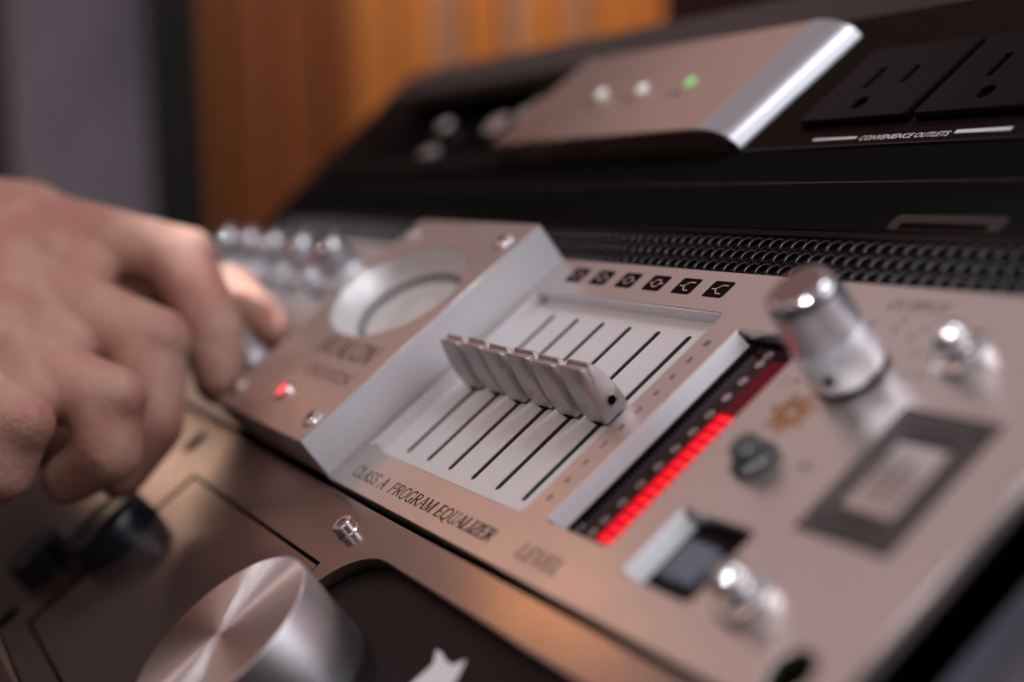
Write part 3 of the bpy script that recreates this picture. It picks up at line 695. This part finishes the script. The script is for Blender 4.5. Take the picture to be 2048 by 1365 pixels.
n2 = n.new('ShaderNodeTexNoise'); n2.inputs['Scale'].default_value = 420; n2.inputs['Detail'].default_value = 6
n3 = n.new('ShaderNodeTexVoronoi'); n3.inputs['Scale'].default_value = 700
ad = n.new('ShaderNodeMath'); ad.operation = 'ADD'; L.new(tcn.outputs['Object'], n2.inputs['Vector']); L.new(tcn.outputs['Object'], n3.inputs['Vector'])
L.new(n2.outputs[0], ad.inputs[0]); L.new(n3.outputs['Distance'], ad.inputs[1])
wv = n.new('ShaderNodeTexWave'); wv.inputs['Scale'].default_value = 55; wv.inputs['Distortion'].default_value = 9; wv.inputs['Detail'].default_value = 3; wv.inputs['Detail Scale'].default_value = 2.5; L.new(tcn.outputs['Object'], wv.inputs['Vector'])
ad2 = n.new('ShaderNodeMath'); ad2.operation = 'MULTIPLY_ADD'; ad2.inputs[1].default_value = .6; L.new(wv.outputs['Fac'], ad2.inputs[0]); L.new(ad.outputs[0], ad2.inputs[2])
bp_ = n.new('ShaderNodeBump'); bp_.inputs['Strength'].default_value = .3; bp_.inputs['Distance'].default_value = .0006; L.new(ad2.outputs[0], bp_.inputs['Height']); L.new(bp_.outputs[0], p.inputs['Normal'])
p.inputs['Roughness'].default_value = .5; p.inputs['Subsurface Weight'].default_value = .25; p.inputs['Subsurface Radius'].default_value = (.004, .0015, .001); p.inputs['Subsurface Scale'].default_value = 1.0
me2.materials.clear(); me2.materials.append(m)

# ---------------------------------------------------------------- the room behind
CP = F(0, 0, 129)
def wobj(name, bm, m, kind=None, label=None, cat=None, parent=None, smooth=False):
    me = bpy.data.meshes.new(name); bm.to_mesh(me); bm.free(); me.materials.append(m)
    o = bpy.data.objects.new(name, me); COL.objects.link(o)
    if kind: o['kind'] = kind
    if label: o['label'] = label; o['category'] = cat
    if parent: o.parent = parent
    return o
WX = CP.x - 2.2
def wood(name, c1, c2, rough=.5):
    m = bpy.data.materials.new(name); m.use_nodes = True; n = m.node_tree.nodes; L = m.node_tree.links; p = n['Principled BSDF']
    t = n.new('ShaderNodeTexCoord'); mpn = n.new('ShaderNodeMapping'); mpn.inputs['Scale'].default_value = (1, 1, .05)
    z = n.new('ShaderNodeTexNoise'); z.inputs['Scale'].default_value = 14; z.inputs['Detail'].default_value = 6
    r = n.new('ShaderNodeValToRGB'); r.color_ramp.elements[0].position = .35; r.color_ramp.elements[0].color = (*c1, 1); r.color_ramp.elements[1].position = .65; r.color_ramp.elements[1].color = (*c2, 1)
    L.new(t.outputs['Object'], mpn.inputs[0]); L.new(mpn.outputs[0], z.inputs['Vector']); L.new(z.outputs[0], r.inputs[0]); L.new(r.outputs[0], p.inputs['Base Color']); p.inputs['Roughness'].default_value = rough
    return m
M_wood = wood('brown_wood', (.22, .065, .020), (.34, .115, .028))
M_woodl = wood('orange_wood', (.62, .23, .055), (.72, .30, .08))
M_slatgrey = wood('grey_slat', (.42, .27, .22), (.50, .33, .28))
M_wall = mat('wall_paint', (.09, .075, .08), 0, .8)
M_board = mat('grey_board', (.36, .34, .40), 0, .75, vary=.45, bscale=9, brush=(1, 1, .5))
M_post = mat('black_post', (.008, .008, .009), 0, .6)
M_maroon = mat('maroon_cloth', (.05, .010, .012), 0, .8)
M_floor = mat('floor_dark', (.05, .035, .03), 0, .6)
fl = new_bm(); bmesh.ops.create_cube(fl, size=1)
for v in fl.verts: v.co = Vector((v.co.x*7 - .3, v.co.y*7 + .5, v.co.z*.02 - .01 + .30))
wobj('floor', fl, M_floor, kind='structure')
def wbox(x0, x1, y0, y1, z0, z1, bev=0):
    return box(x0, x1, y0, y1, z0, z1, bev)
wobj('wall', wbox(WX-.10, WX-.04, -1.5, 3.6, .301, 1.66), M_wall, kind='structure')
def yat(px, py=150, X=WX):          # where a line of sight meets the wall, used once to read off the wall layout
    d = R3 @ (AX*(px-1024) + AY*(py-682.5) + AZ*2800); s = (X-CP.x)/d.x; return CP.y + d.y*s
panels = [(-0.4, yat(700), M_wood), (yat(700), yat(775), M_woodl), (yat(775), yat(880), M_wood)]
wd = bpy.data.objects.new('wood_panelling', None); COL.objects.link(wd); wd.location = (WX, 1.0, .30)
wd['label'] = 'vertical wood panelling, dark brown turning to orange slats, out of focus behind the rack'; wd['category'] = 'wall panel'
inv = Matrix.Translation(-Vector(wd.location))
def wpart(name, bm, m):
    for v in bm.verts: v.co -= Vector(wd.location)
    return wobj(name, bm, m, parent=wd)
edges = [yat(200), yat(455), yat(560), yat(640), yat(720), yat(790), yat(872), yat(920), yat(975), yat(1010), yat(1050), yat(1100), yat(1135), yat(1180), yat(1230), yat(1290), yat(1350), yat(1420)]
mats = [M_wood, M_wood, M_wood, M_wood, M_woodl, M_woodl, M_slatgrey, M_woodl, M_woodl, M_slatgrey, M_woodl, M_woodl, M_slatgrey, M_woodl, M_woodl, M_woodl, M_woodl]
for i, m_ in enumerate(mats):
    wpart('board', wbox(WX-.02 + (.012 if i % 2 else 0), WX + (.012 if i % 2 else 0), edges[i]+.002, edges[i+1]-.002, .31, 1.65, .003), m_)
bd = wobj('notice_board', wbox(WX+.3, WX+.33, yat(14, 150, WX+.3), yat(300, 150, WX+.3), .5, 1.95), M_board, label='pale grey board hanging on the wall at the far left', cat='board')
po = wobj('black_post', wbox(WX+.32, WX+.38, yat(292, 150, WX+.32), yat(384, 150, WX+.32), .302, 1.98), M_post, label='thick black upright post between grey board and wood', cat='post')
sp = wobj('loudspeaker_cabinet', wbox(WX+1.3, WX+1.7, yat(1315, 20, WX+1.3), yat(1315, 20, WX+1.3)+.75, 1.10, 1.75, .01), M_maroon, label='dark maroon cabinet standing behind the top of the rack', cat='cabinet')
area('panel_downlight', (WX+.55, yat(1080), 1.95), (WX, yat(1080), 1.2), .3, .3, 4.0, (1.0, .72, .45))
for o in bpy.data.objects:
    for k in ('_base', '_off'):
        if k in o: del o[k]
